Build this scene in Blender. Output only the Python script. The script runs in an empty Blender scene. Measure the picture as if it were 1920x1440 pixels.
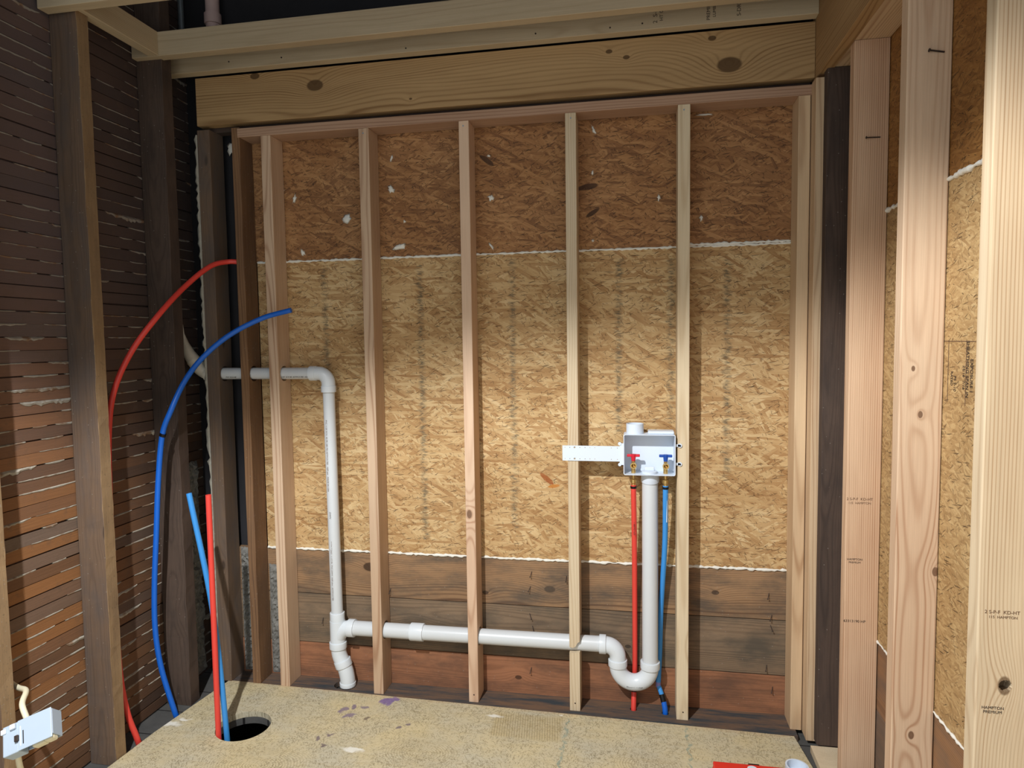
import bpy, bmesh, math, random
from mathutils import Vector, Matrix, Quaternion
random.seed(7)
S = bpy.context.scene
COL = S.collection
I = 0.0254
FLOOR = -51.4          # survey height of the plywood, inches below the eye
def P(x, y, z): return Vector((x*I, y*I, (z-FLOOR)*I))

# ------------------------------------------------------------------ camera, light, exposure
def camera():
    yaw, pit, rol = -0.18117699, -0.06515292, -0.01366174
    cy, sy, cp, sp = math.cos(yaw), math.sin(yaw), math.cos(pit), math.sin(pit)
    f = Vector((sy*cp, cy*cp, sp)); r = Vector((cy, -sy, 0)); u = r.cross(f)
    cr, sr = math.cos(rol), math.sin(rol)
    R_, U_ = r*cr + u*sr, -r*sr + u*cr
    cam = bpy.data.objects.new('camera', bpy.data.cameras.new('camera'))
    COL.objects.link(cam)
    m = Matrix((R_, U_, -f)).transposed().to_4x4()
    m.translation = P(0, 0, 0)
    cam.matrix_world = m
    cam.data.sensor_width = 36; cam.data.lens = 36*1260/1920
    cam.data.clip_start = 0.05; cam.data.clip_end = 50
    S.camera = cam
camera()
W = bpy.data.worlds.new('world'); S.world = W; W.use_nodes = True
bg = W.node_tree.nodes['Background']
bg.inputs[0].default_value = (0.90, 0.96, 1.0, 1); bg.inputs[1].default_value = 0.90
# work lamp hanging above and left of the camera, aimed down into the room
sl = bpy.data.lights.new('work_lamp', 'SPOT')
sl.energy = 290; sl.color = (0.97, 0.985, 1.0); sl.shadow_soft_size = 0.022
sl.spot_size = math.radians(131); sl.spot_blend = 0.25
so = bpy.data.objects.new('work_lamp', sl); COL.objects.link(so)
so.location = P(-33, 14, 42)
aim = Vector((0.215, -0.045, -1.0))
so.rotation_euler = aim.to_track_quat('-Z', 'Y').to_euler()
S.view_settings.view_transform = 'Standard'; S.view_settings.look = 'None'
S.view_settings.exposure = 0.0; S.view_settings.gamma = 1.0
S.view_settings.use_curve_mapping = False
S.cycles.max_bounces = 8

# ------------------------------------------------------------------ node helpers
class NT:
    def __init__(s, name):
        s.m = bpy.data.materials.new(name); s.m.use_nodes = True
        s.t = s.m.node_tree; s.n = s.t.nodes; s.b = s.n['Principled BSDF']
    def link(s, a, b): s.t.links.new(a, b)
    def put(s, sock, v):
        if v is None: return
        if isinstance(v, bpy.types.NodeSocket): s.link(v, sock)
        else:
            if isinstance(v, (tuple, list)) and len(v) == 3 and sock.type == 'RGBA': v = (*v, 1)
            sock.default_value = v
    def math(s, op, a, b=None, c=None, clamp=False):
        n = s.n.new('ShaderNodeMath'); n.operation = op; n.use_clamp = clamp
        s.put(n.inputs[0], a); s.put(n.inputs[1], b); s.put(n.inputs[2], c); return n.outputs[0]
    def vm(s, op, a, b=None, scale=None):
        n = s.n.new('ShaderNodeVectorMath'); n.operation = op
        s.put(n.inputs[0], a); s.put(n.inputs[1], b)
        if scale is not None: s.put(n.inputs['Scale'], scale)
        return n.outputs['Value'] if op in ('LENGTH', 'DISTANCE', 'DOT_PRODUCT') else n.outputs[0]
    def obj(s): return s.n.new('ShaderNodeTexCoord').outputs['Object']
    def rnd(s): return s.n.new('ShaderNodeObjectInfo').outputs['Random']
    def sep(s, v):
        n = s.n.new('ShaderNodeSeparateXYZ'); s.put(n.inputs[0], v); return n.outputs
    def comb(s, x=0, y=0, z=0):
        n = s.n.new('ShaderNodeCombineXYZ')
        for i, v in enumerate((x, y, z)): s.put(n.inputs[i], v)
        return n.outputs[0]
    def noise(s, v, scale=1, detail=2, rough=.5, col=False, dist=0):
        n = s.n.new('ShaderNodeTexNoise'); s.put(n.inputs['Vector'], v)
        n.inputs['Scale'].default_value = scale; n.inputs['Detail'].default_value = detail
        n.inputs['Roughness'].default_value = rough; n.inputs['Distortion'].default_value = dist
        return n.outputs['Color' if col else 'Fac']
    def vor(s, v, scale=1, feat='F1', dim='3D', rand=1.0):
        n = s.n.new('ShaderNodeTexVoronoi'); n.voronoi_dimensions = dim; n.feature = feat
        s.put(n.inputs['Vector'], v); n.inputs['Scale'].default_value = scale
        n.inputs['Randomness'].default_value = rand; return n.outputs
    def white(s, v, dim='3D'):
        n = s.n.new('ShaderNodeTexWhiteNoise'); n.noise_dimensions = dim
        s.put(n.inputs['W' if dim == '1D' else 'Vector'], v); return n.outputs['Value']
    def mapr(s, v, a, b, c=0., d=1., smooth=False):
        n = s.n.new('ShaderNodeMapRange'); n.clamp = True
        if smooth: n.interpolation_type = 'SMOOTHSTEP'
        for k, q in zip(('Value', 'From Min', 'From Max', 'To Min', 'To Max'), (v, a, b, c, d)): s.put(n.inputs[k], q)
        return n.outputs[0]
    def mix(s, f, a, b, mode='MIX'):
        n = s.n.new('ShaderNodeMix'); n.data_type = 'RGBA'; n.blend_type = mode
        s.put(n.inputs[0], f); s.put(n.inputs[6], a); s.put(n.inputs[7], b); return n.outputs[2]
    def mixv(s, f, a, b):
        n = s.n.new('ShaderNodeMix'); n.data_type = 'VECTOR'
        s.put(n.inputs[0], f); s.put(n.inputs[4], a); s.put(n.inputs[5], b); return n.outputs[1]
    def mapping(s, v, loc=(0,0,0), rot=(0,0,0), sc=(1,1,1)):
        n = s.n.new('ShaderNodeMapping'); s.put(n.inputs[0], v)
        n.inputs[1].default_value = loc; n.inputs[2].default_value = rot; n.inputs[3].default_value = sc
        return n.outputs[0]
    def ramp(s, f, stops):
        n = s.n.new('ShaderNodeValToRGB'); s.put(n.inputs[0], f); e = n.color_ramp.elements
        while len(e) < len(stops): e.new(0.5)
        for q, (p, c) in zip(e, stops): q.position = p; q.color = (*c, 1)
        return n.outputs[0]
    def hsv(s, col, h=None, sa=None, v=None):
        n = s.n.new('ShaderNodeHueSaturation'); s.put(n.inputs['Color'], col)
        s.put(n.inputs['Hue'], h); s.put(n.inputs['Saturation'], sa); s.put(n.inputs['Value'], v); return n.outputs[0]
    def bump(s, h, st=.3, dist=.002):
        n = s.n.new('ShaderNodeBump'); n.inputs['Strength'].default_value = st
        n.inputs['Distance'].default_value = dist; s.put(n.inputs['Height'], h)
        s.link(n.outputs[0], s.b.inputs['Normal'])
    def out(s, col, rough=.7, metal=0., spec=.3):
        s.put(s.b.inputs['Base Color'], col); s.put(s.b.inputs['Roughness'], rough)
        s.put(s.b.inputs['Metallic'], metal); s.b.inputs['Specular IOR Level'].default_value = spec
        return s.m

def wood(name, light, dark, ring=.0048, ramt=.5, knots=(), gen_knots=True, grime=0., grime_col=(.10,.09,.08), warp=.018, seed=0., fib=.18, rough=.72, pith=None, stain=0.):
    """sawn timber, local Z is the length; growth rings, fibres, knots"""
    t = NT(name); o = t.obj(); r0 = t.rnd()
    rn = t.math('FRACT', t.math('ADD', t.math('MULTIPLY', r0, 7.31), seed))
    off = t.comb(t.math('MULTIPLY', rn, 11.), t.math('MULTIPLY', rn, 5.), t.math('MULTIPLY', rn, 17.))
    x, y, z = t.sep(o)
    nv = t.vm('ADD', t.mapping(o, sc=(5, 5, .75)), off)
    wz = t.math('MULTIPLY', t.math('SUBTRACT', t.noise(nv, 1, 2), .5), warp*2.4)
    if pith: cx, cy = pith
    else:
        cx = t.math('MULTIPLY', t.math('SUBTRACT', rn, .5), .10)
        cy = t.math('ADD', .035, t.math('MULTIPLY', t.math('FRACT', t.math('MULTIPLY', rn, 13.7)), .05))
    dx, dy = t.math('SUBTRACT', x, cx), t.math('SUBTRACT', y, cy)
    rr = t.math('SQRT', t.math('ADD', t.math('MULTIPLY', dx, dx), t.math('MULTIPLY', dy, dy)))
    rr = t.math('ADD', rr, wz)
    kmask = None
    for kx, kz, kr in knots:
        ax, az = t.math('SUBTRACT', x, kx), t.math('MULTIPLY', t.math('SUBTRACT', z, kz), .62)
        d = t.math('SQRT', t.math('ADD', t.math('MULTIPLY', ax, ax), t.math('MULTIPLY', az, az)))
        g = t.math('EXPONENT', t.math('MULTIPLY', d, -1/(kr*1.7)))
        rr = t.math('ADD', rr, t.math('MULTIPLY', g, kr*1.6))
        k = t.mapr(d, kr*.62, kr*.5, 0, 1)
        kmask = k if kmask is None else t.math('MAXIMUM', kmask, k)
    if gen_knots:
        v = t.vor(t.vm('ADD', t.mapping(o, sc=(6, 6, 2.3)), off), 1)
        g = t.math('EXPONENT', t.math('MULTIPLY', v['Distance'], -9.))
        rr = t.math('ADD', rr, t.math('MULTIPLY', g, .012))
        k = t.mapr(v['Distance'], .065, .045, 0, .75)
        kmask = k if kmask is None else t.math('MAXIMUM', kmask, k)
    sn = t.math('ADD', t.math('MULTIPLY', t.math('SINE', t.math('MULTIPLY', rr, 2*math.pi/ring)), .5), .5)
    rv = t.math('POWER', sn, 3.4)
    vary = t.noise(t.comb(t.math('MULTIPLY', rr, 75.), rn, 0), 1, 2, .6)
    rv = t.math('MULTIPLY', rv, t.mapr(vary, .3, .7, .25, 1.15))
    fb = t.noise(t.vm('ADD', t.mapping(o, sc=(330, 330, 7)), off), 1, 3, .6)
    big = t.noise(t.vm('ADD', t.mapping(o, sc=(7, 7, 1.6)), off), 1, 3, .6)
    rv = t.math('MULTIPLY', rv, t.mapr(big, .3, .65, .55, 1.1))
    c = t.mix(t.math('MULTIPLY', rv, ramt), light, dark)
    c = t.mix(1., c, t.mix(fb, (1-fib,)*3, (1+fib*.6,)*3), 'MULTIPLY')
    c = t.mix(t.mapr(big, .35, .75, 0, .35), c, dark)
    if kmask is not None:
        c = t.mix(t.math('MULTIPLY', kmask, .85), c, tuple(q*.38 for q in dark))
    if grime:
        gn = t.noise(t.vm('ADD', t.mapping(o, sc=(9, 9, 3)), off), 1.6, 5, .65)
        c = t.mix(t.mapr(gn, .42, .68, 0, grime), c, grime_col)
        sp = t.vor(t.vm('ADD', o, off), 95)
        spm = t.math('MULTIPLY', t.mapr(sp['Distance'], .17, .1, 0, 1), t.math('GREATER_THAN', t.sep(sp['Color'])[0], .86))
        c = t.mix(t.math('MULTIPLY', spm, .6), c, (.30, .27, .23))
    if stain:
        fine = t.noise(o, 160, 3)
        c = t.mix(t.mapr(fine, .62, .78, 0, stain), c, (.05, .04, .03))
    c = t.hsv(c, t.math('ADD', .4975, t.math('MULTIPLY', rn, .006)), 1.0, t.math('ADD', .92, t.math('MULTIPLY', t.math('FRACT', t.math('MULTIPLY', rn, 3.3)), .16)))
    t.bump(t.math('ADD', t.math('MULTIPLY', fb, .7), t.math('MULTIPLY', rv, -.35)), .35, .0012)
    return t.out(c, rough)

def osb(name, stops, seed=0., sat=1., smudges=(), dark=.5, small=1., rust=()):
    """pressed strand board, local XY is the sheet"""
    t = NT(name); o = t.obj(); x, y, z = t.sep(o)
    base = t.comb(x, y, 0)
    w = t.vm('SCALE', t.vm('SUBTRACT', t.noise(base, 14, 2, col=True), (.5, .5, .5)), scale=.007)
    base = t.vm('ADD', base, w)
    vec = None; val = None; edge = None
    random.seed(int(seed*100)+3)
    angs = [8, -14, 58, -38, 26, 3]
    for i, a in enumerate(angs):
        L = random.uniform(.055, .120)*small; Wd = random.uniform(.008, .017)*small
        m = t.mapping(base, (seed*3.1+i*1.7, seed*1.3+i*2.9, 0), (0, 0, math.radians(a + random.uniform(-6, 6))), (1, 1, 1))
        m = t.mapping(m, sc=(1/L, 1/Wd, 1))
        v = t.vor(m, 1, dim='2D', rand=1.)
        cr = t.sep(v['Color'])
        if i == 0: vec, val = m, cr[0]; edge = None; continue
        mask = t.math('GREATER_THAN', cr[1], .50 if i < 5 else .62)
        body = t.mapr(v['Distance'], .62, .54, 0, 1)
        mask = t.math('MULTIPLY', mask, body)
        vec = t.mixv(mask, vec, t.vm('ADD', m, v['Color']))
        nm = t.math('MULTIPLY', t.mapr(v['Distance'], .46, .62, 0, 1), mask)
        edge = nm if edge is None else t.math('ADD', t.math('MULTIPLY', edge, t.math('SUBTRACT', 1., mask)), nm)
        n = t.n.new('ShaderNodeMix'); n.data_type = 'FLOAT'
        t.put(n.inputs[0], mask); t.put(n.inputs[2], val); t.put(n.inputs[3], cr[0]); val = n.outputs[0]
    grain = t.noise(t.mapping(vec, sc=(1.1, 9., 1)), 1.7, 4, .72)
    f = t.math('ADD', t.math('MULTIPLY', val, .50), t.math('MULTIPLY', t.math('SUBTRACT', grain, .33), 1.5), clamp=True)
    c = t.ramp(f, stops)
    dk = tuple(q*.35 for q in stops[0][1])
    c = t.mix(t.math('MULTIPLY', t.mapr(edge, .35, 1., 0, 1), dark), c, dk)
    # short dark splinters and pits
    for k, (a, ln, wd, thr) in enumerate(((20, .016, .0030, .90), (-32, .030, .0036, .90), (-8, .045, .0042, .90), (70, .020, .0032, .92))):
        m = t.mapping(t.mapping(base, (k*2.2+seed, k*1.1, 0), (0, 0, math.radians(a))), sc=(1/ln, 1/wd, 1))
        v = t.vor(m, 1, dim='2D'); cc = t.sep(v['Color'])
        mk = t.math('MULTIPLY', t.mapr(v['Distance'], .36, .2, 0, 1), t.math('GREATER_THAN', cc[2], thr))
        c = t.mix(t.math('MULTIPLY', mk, t.mapr(cc[1], 0, 1, .3, .9)), c, dk)
    big = t.noise(base, 4.2, 4, .6)
    c = t.mix(1., c, t.mix(t.mapr(big, .3, .7), (.84, .76, .66), (1.08, 1.08, 1.08)), 'MULTIPLY')
    for (sx, y0, y1, wd, st) in smudges:       # dirt left where the old studs and nails stood
        jit = t.math('MULTIPLY', t.math('SUBTRACT', t.noise(t.comb(x, t.math('MULTIPLY', y, 6.), sx), 9, 4, .7), .5), .05)
        d = t.math('ABSOLUTE', t.math('ADD', t.math('SUBTRACT', x, sx), jit))
        mk = t.mapr(d, wd, wd*.2, 0, 1)
        pt = t.noise(t.comb(t.math('MULTIPLY', x, 30.), t.math('MULTIPLY', y, 130.), sx*9), 1, 4, .8)
        mk = t.math('MULTIPLY', mk, t.mapr(pt, .42, .6, 0, 1))
        mk = t.math('MULTIPLY', mk, t.math('MULTIPLY', t.math('GREATER_THAN', y, y0), t.math('LESS_THAN', y, y1)))
        c = t.mix(t.math('MULTIPLY', mk, st), c, (.10, .088, .058))
    for (rx, ry, rr_, ang, rc) in rust:
        m = t.mapping(t.vm('SUBTRACT', t.comb(x, y, 0), (rx, ry, 0)), rot=(0, 0, math.radians(ang)))
        m = t.vm('ADD', m, t.vm('SCALE', w, scale=.6))
        d = t.vm('LENGTH', t.mapping(m, sc=(1/rr_, 1/(rr_*.28), 1)))
        c = t.mix(t.mapr(d, 1., .8, 0, .85), c, rc)
    t.bump(t.math('SUBTRACT', f, t.math('MULTIPLY', edge, .8)), .45, .002)
    return t.out(c, .62, 0, .35)

def plain(name, col, rough=.5, metal=0., var=.06, scale=30, spec=.4, bump=0.):
    t = NT(name); n = t.noise(t.obj(), scale, 4, .6)
    c = t.mix(n, tuple(q*(1-var) for q in col), tuple(min(1, q*(1+var)) for q in col))
    if bump: t.bump(t.noise(t.obj(), scale*4, 4, .65), bump, .002)
    return t.out(c, rough, metal, spec)

def s2l(*c): return tuple(((q/255)/12.92 if q/255 <= .04045 else ((q/255+.055)/1.055)**2.4) for q in c)

M = {}
M['fir_pink'] = wood('fir_pink', s2l(212,184,154), s2l(154,112,80), ramt=.8)
M['fir_pale'] = wood('fir_pale', s2l(220,202,170), s2l(170,138,98), ramt=.6, seed=.37)
M['fir_red'] = wood('fir_red', s2l(188,154,126), s2l(134,96,70), ramt=.8, ring=.0052, seed=.61, gen_knots=False)
M['fir_stripe'] = wood('fir_stripe', s2l(212,184,148), s2l(150,108,72), ramt=.85, ring=.0046, seed=.13, gen_knots=False)
M['spruce'] = wood('spruce', s2l(198,180,150), s2l(156,132,102), ramt=.4, ring=.006, seed=.81)
M['old'] = wood('old_timber', s2l(116,94,76), s2l(70,54,44), ramt=.45, ring=.0036, grime=.6, grime_col=s2l(84,78,76), seed=.2, fib=.3, rough=.85)
M['old_edge'] = wood('weathered_edge', s2l(160,132,98), s2l(104,80,58), ramt=.4, ring=.004, grime=.5, grime_col=s2l(104,86,70), seed=.4, fib=.3, rough=.9, stain=.5)
M['old_dark'] = wood('old_dark_timber', s2l(88,72,62), s2l(46,36,31), ramt=.5, ring=.0032, grime=.5, grime_col=s2l(48,43,41), seed=.5, fib=.3, rough=.85)
M['old_warm'] = wood('old_warm_timber', s2l(140,106,74), s2l(78,54,38), ramt=.8, ring=.0046, grime=.3, grime_col=s2l(82,66,54), seed=.7, fib=.3, rough=.82, gen_knots=False)

# ------------------------------------------------------------------ mesh helpers
def tag(o, label=None, cat=None, group=None, kind=None):
    if label: o['label'] = label
    if cat: o['category'] = cat
    if group: o['group'] = group
    if kind: o['kind'] = kind
    return o
WM = {}
def finish(name, bm, mat, parent=None, loc=None, rot=None, smooth=False, mw=None):
    me = bpy.data.meshes.new(name); bm.to_mesh(me); bm.free()
    if mat is not None: me.materials.append(mat)
    if smooth:
        for p in me.polygons: p.use_smooth = True
    o = bpy.data.objects.new(name, me); COL.objects.link(o)
    m = mw if mw is not None else Matrix.LocRotScale(loc or Vector((0,0,0)), rot, None)
    o.matrix_basis = m; WM[o.name] = m.copy()
    if parent is not None:
        o.parent = parent; o.matrix_parent_inverse = Matrix.Identity(4)
        o.matrix_basis = WM[parent.name].inverted() @ m
    return o
def empty(name, loc):
    o = bpy.data.objects.new(name, None); COL.objects.link(o); o.location = loc; o.empty_display_size = .05
    o.matrix_basis = Matrix.Translation(loc); WM[o.name] = o.matrix_basis.copy()
    return o
ROT = {'z': Matrix.Identity(3),
       'x': Matrix(((0,0,1),(0,1,0),(-1,0,0))),      # local z -> world x, local x -> -z
       'y': Matrix(((1,0,0),(0,0,1),(0,-1,0)))}      # local z -> world y, local y -> -z
def stick(a, b, L, cham=.06, segs=24, rough=0., seed=1, round_ends=True):
    """timber section a x b, length L along local Z, eased edges; inches"""
    rg = random.Random(seed)
    bm = bmesh.new(); c = cham; rings = []
    ph = [rg.uniform(0, 6.28) for _ in range(8)]
    prof = []
    for sx, sy in ((1,1),(-1,1),(-1,-1),(1,-1)):
        q = [(a/2-c, b/2), (a/2-c*.3, b/2-c*.3), (a/2, b/2-c)]
        if sx*sy > 0: q = q[::-1]
        prof += [(u*sx, v*sy) for u, v in q]
    for k in range(segs+1):
        z = -L/2 + L*k/segs; row = []
        for i, (u, v) in enumerate(prof):
            du = dv = 0
            if rough:
                ci = i//3
                wv = math.sin(z*.55+ph[ci])*.5 + math.sin(z*1.7+ph[ci+4])*.3 + rg.uniform(-.45, .45)
                du = -math.copysign(1, u)*max(0, wv)*rough; dv = math.copysign(1, v)*wv*rough*.4
            row.append(bm.verts.new(((u+du)*I, (v+dv)*I, z*I)))
        rings.append(row)
    n = len(prof)
    for r0, r1 in zip(rings, rings[1:]):
        for i in range(n): bm.faces.new((r0[i], r0[(i+1)%n], r1[(i+1)%n], r1[i]))
    bm.faces.new(rings[0][::-1]); bm.faces.new(rings[-1])
    bmesh.ops.recalc_face_normals(bm, faces=bm.faces[:])
    return bm
def edge_faces(o, mat, axis='x', sign=1):
    o.data.materials.append(M[mat]); i = len(o.data.materials)-1
    for p in o.data.polygons:
        n = p.normal
        if (n.x if axis == 'x' else n.y)*sign > .6: p.material_index = i
    return o
def timber(name, x0, x1, y0, y1, z0, z1, mat, axis='z', label=None, cat=None, rough=0., seed=1, cham=.06, group=None, kind=None, parent=None, segs=24, cuts=()):
    d = {'x': x1-x0, 'y': y1-y0, 'z': z1-z0}
    if axis == 'z': a, b, L = d['x'], d['y'], d['z']
    elif axis == 'x': a, b, L = d['z'], d['y'], d['x']
    else: a, b, L = d['x'], d['z'], d['y']
    bm = stick(a, b, L, cham, segs, rough, seed)
    mw = ROT[axis].to_4x4(); mw.translation = P((x0+x1)/2, (y0+y1)/2, (z0+z1)/2)
    o = finish(name, bm, M[mat] if isinstance(mat, str) else mat, parent, mw=mw)
    tag(o, label, cat, group, kind)
    for c in cuts: cut(o, c)
    return o
def cyl_bm(r, L, seg=40, axis='x', jag=0.):
    bm = bmesh.new(); A = []
    for s in (-1, 1):
        row = []
        for i in range(seg):
            th = 2*math.pi*i/seg; q = r*(1+random.uniform(-jag, jag))
            u, v = q*math.cos(th), q*math.sin(th)
            co = {'x': (s*L/2, u, v), 'y': (u, s*L/2, v), 'z': (u, v, s*L/2)}[axis]
            row.append(bm.verts.new(Vector(co)*I))
        A.append(row)
    for i in range(seg): bm.faces.new((A[0][i], A[0][(i+1)%seg], A[1][(i+1)%seg], A[1][i]))
    bm.faces.new(A[0]); bm.faces.new(A[1][::-1]); bmesh.ops.recalc_face_normals(bm, faces=bm.faces[:])
    return bm
def cut(o, spec):
    """spec = (centre, radius, length, axis) or ('poly', verts2d(x,z), y0, y1)"""
    if spec[0] == 'poly':
        bm = bmesh.new(); f = [bm.verts.new(P(x, spec[2], z)) for x, z in spec[1]]; b = [bm.verts.new(P(x, spec[3], z)) for x, z in spec[1]]
        n = len(f)
        for i in range(n): bm.faces.new((f[i], f[(i+1)%n], b[(i+1)%n], b[i]))
        bm.faces.new(f); bm.faces.new(b[::-1]); bmesh.ops.recalc_face_normals(bm, faces=bm.faces[:])
        c = finish('cutter', bm, None)
    else:
        (cx, cy, cz), r, L, ax = spec[:4]
        c = finish('cutter', cyl_bm(r, L, 40, ax, spec[4] if len(spec) > 4 else 0.), None, loc=P(cx, cy, cz))
    md = o.modifiers.new('b', 'BOOLEAN'); md.operation = 'DIFFERENCE'; md.object = c; md.solver = 'EXACT'
    bpy.context.view_layer.update()
    dg = bpy.context.evaluated_depsgraph_get()
    me = bpy.data.meshes.new_from_object(o.evaluated_get(dg)); old = o.data
    o.modifiers.clear(); o.data = me; me.name = o.name
    bpy.data.objects.remove(c, do_unlink=True)
def boxbm(x0, x1, y0, y1, z0, z1, bev=.03):
    bm = bmesh.new(); bmesh.ops.create_cube(bm, size=1)
    for v in bm.verts: v.co = Vector(((v.co.x*(x1-x0)), (v.co.y*(y1-y0)), (v.co.z*(z1-z0))))*I
    if bev: bmesh.ops.bevel(bm, geom=bm.edges[:], offset=bev*I, segments=2, affect='EDGES', profile=.5)
    return bm
def block(name, x0, x1, y0, y1, z0, z1, mat, parent=None, bev=.03, **k):
    o = finish(name, boxbm(x0, x1, y0, y1, z0, z1, bev), M[mat], parent, loc=P((x0+x1)/2, (y0+y1)/2, (z0+z1)/2))
    return tag(o, **k)
def smooth_path(pts, n=8):
    """Catmull-Rom through pts (Vectors in inches)"""
    pts = [Vector(p) for p in pts]; q = [2*pts[0]-pts[1]] + pts + [2*pts[-1]-pts[-2]]; out = []
    for i in range(1, len(q)-2):
        for k in range(n):
            t = k/n; a, b, c, d = q[i-1:i+3]
            out.append(.5*((2*b)+(-a+c)*t+(2*a-5*b+4*c-d)*t*t+(-a+3*b-3*c+d)*t**3))
    out.append(pts[-1]); return out
def tube_bm(path, rad, seg=28, cap=True, inner=None, bm=None):
    path = [P(*p) for p in path]; n = len(path)
    rad = [rad]*n if not isinstance(rad, (list, tuple)) else list(rad)
    bm = bm or bmesh.new(); t0 = (path[1]-path[0]).normalized()
    up = Vector((0,0,1)) if abs(t0.z) < .9 else Vector((0,1,0))
    nx = t0.cross(up).normalized(); rings = []; prev = t0
    def ring(p, t, nx, r):
        b = t.cross(nx); return [bm.verts.new(p+(nx*math.cos(2*math.pi*i/seg)+b*math.sin(2*math.pi*i/seg))*r*I) for i in range(seg)]
    frames = []
    for i, p in enumerate(path):
        if i == 0: t = t0
        elif i == n-1: t = (path[i]-path[i-1])
        else: t = (path[i+1]-path[i-1])
        if t.length < 1e-9: t = prev
        t = t.normalized(); nx = (prev.rotation_difference(t) @ nx); nx = (nx - t*nx.dot(t)).normalized(); prev = t
        frames.append((p, t, nx.copy(), rad[i])); rings.append(ring(p, t, nx, rad[i]))
    if inner:
        p, t, x, r = frames[-1]; rings.append(ring(p, t, x, r*inner)); rings.append(ring(p-t*I*1.0, t, x, r*inner))
    for a, b in zip(rings, rings[1:]):
        for i in range(seg): bm.faces.new((a[i], a[(i+1)%seg], b[(i+1)%seg], b[i]))
    if cap: bm.faces.new(rings[0][::-1]); bm.faces.new(rings[-1])
    bmesh.ops.recalc_face_normals(bm, faces=bm.faces[:])
    return bm
def tube(name, path, rad, mat, parent=None, seg=28, **k):
    inner = k.pop('inner', None)
    c = P(*path[0]); bm = tube_bm(path, rad, seg, inner=inner)
    for v in bm.verts: v.co -= c
    o = finish(name, bm, M[mat], parent, loc=c, smooth=True)
    md = o.modifiers.new('e', 'EDGE_SPLIT'); md.split_angle = math.radians(38)
    return tag(o, **k)
def sock(name, p, d, L, r, mat, parent, lip=.1):
    """hub / socket ring centred at p along d"""
    p = Vector(p); d = Vector(d).normalized(); h = L/2
    ts = [(-h, r*.93), (-h+.03, r*.99), (-h+lip, r), (h-lip, r), (h-.03, r*.99), (h, r*.93)]
    return tube(name, [p+d*t for t, _ in ts], [q for _, q in ts], mat, parent, 36)
def arc(c, r, a0, a1, y, n=14):
    return [(c[0]+r*math.cos(math.radians(a0+(a1-a0)*k/n)), y, c[1]+r*math.sin(math.radians(a0+(a1-a0)*k/n))) for k in range(n+1)]
FONTN = [0]
def text(name, body, size, origin, xd, yd, mat, parent, squeeze=1., spacing=1.):
    """printed lettering on a surface: xd reading direction, yd letter up"""
    cu = bpy.data.curves.new(name, 'FONT'); cu.body = body; cu.size = size*I; cu.extrude = .00012
    cu.align_x = 'CENTER'; cu.align_y = 'CENTER'; cu.space_character = spacing
    tmp = bpy.data.objects.new('tmp', cu); COL.objects.link(tmp); bpy.context.view_layer.update()
    me = bpy.data.meshes.new_from_object(tmp.evaluated_get(bpy.context.evaluated_depsgraph_get()))
    bpy.data.objects.remove(tmp, do_unlink=True)
    bm = bmesh.new(); bm.from_mesh(me)
    for v in bm.verts: v.co.x *= squeeze
    xd, yd = Vector(xd), Vector(yd); m = Matrix((xd, yd, xd.cross(yd))).transposed().to_4x4(); m.translation = P(*origin)
    return finish(name, bm, M[mat], parent, mw=m)
def nail(parent, p, d, L=1.2, r=.07, mat='iron'):
    p = Vector(p); d = Vector(d).normalized()
    return tube('nail', [p, p+d*.001, p+d*(L-.08), p+d*(L-.08), p+d*L], [r, r, r, r*2.1, r*2.1], mat, parent, 10)

M['iron'] = plain('rusty_iron', s2l(58,48,44), .6, .3)
M['ink'] = plain('black_ink', s2l(48,38,34), .8)
M['ink_soft'] = plain('faded_ink', s2l(104,78,58), .8)
M['pvc'] = plain('white_pvc', s2l(206,210,212), .34, 0, .03, 12)
M['pvc_fit'] = plain('white_pvc_fitting', s2l(216,222,226), .3, 0, .02, 12)
M['pvc_old'] = plain('aged_pvc', s2l(206,198,182), .45, 0, .08, 12)
M['pvc_pink'] = plain('dusty_pvc', s2l(196,170,164), .5, 0, .1, 12)
M['box'] = plain('white_plastic', s2l(212,222,234), .4, 0, .01)
M['red'] = plain('red_pex', s2l(222,70,60), .35, 0, .04)
M['blue'] = plain('blue_pex', s2l(22,98,200), .35, 0, .04)
M['lblue'] = plain('pale_blue_pex', s2l(60,142,214), .35, 0, .04)
M['brass'] = plain('brass', s2l(206,172,108), .3, .85)
M['black'] = plain('black_crimp', s2l(26,24,26), .4, .4)
M['redh'] = plain('red_handle', s2l(206,32,52), .4)
M['blueh'] = plain('blue_handle', s2l(26,74,160), .4)
M['clear'] = plain('lilac_primer', s2l(132,128,186), .3)
M['foam'] = plain('white_sealant', s2l(228,226,216), .7, 0, .12, 80, bump=.6)
M['plaster'] = plain('grey_plaster', s2l(158,154,142), .9, 0, .25, 60, bump=.8)
M['plaster_dk'] = plain('soot_plaster', s2l(96,92,88), .9, 0, .3, 50, bump=.8)
M['mortar'] = plain('grey_mortar', s2l(124,122,116), .95, 0, .5, 45, bump=1.)
M['galv'] = plain('galvanised', s2l(140,150,156), .45, .6, .2, 60)
M['greybox'] = plain('grey_blue_plastic', s2l(176,192,208), .4, 0, .03)
M['cream'] = plain('cream_plastic', s2l(228,220,190), .5)
M['tool_red'] = plain('red_tool', s2l(214,50,36), .35)
M['void'] = plain('dark_sheathing', s2l(38,37,40), .9, 0, .3, 12)
M['soot'] = plain('soot_boards', s2l(58,54,54), .95, 0, .4, 8)
M['dirt'] = plain('crawlspace_dirt', s2l(44,36,30), 1, 0, .4, 6)

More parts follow.
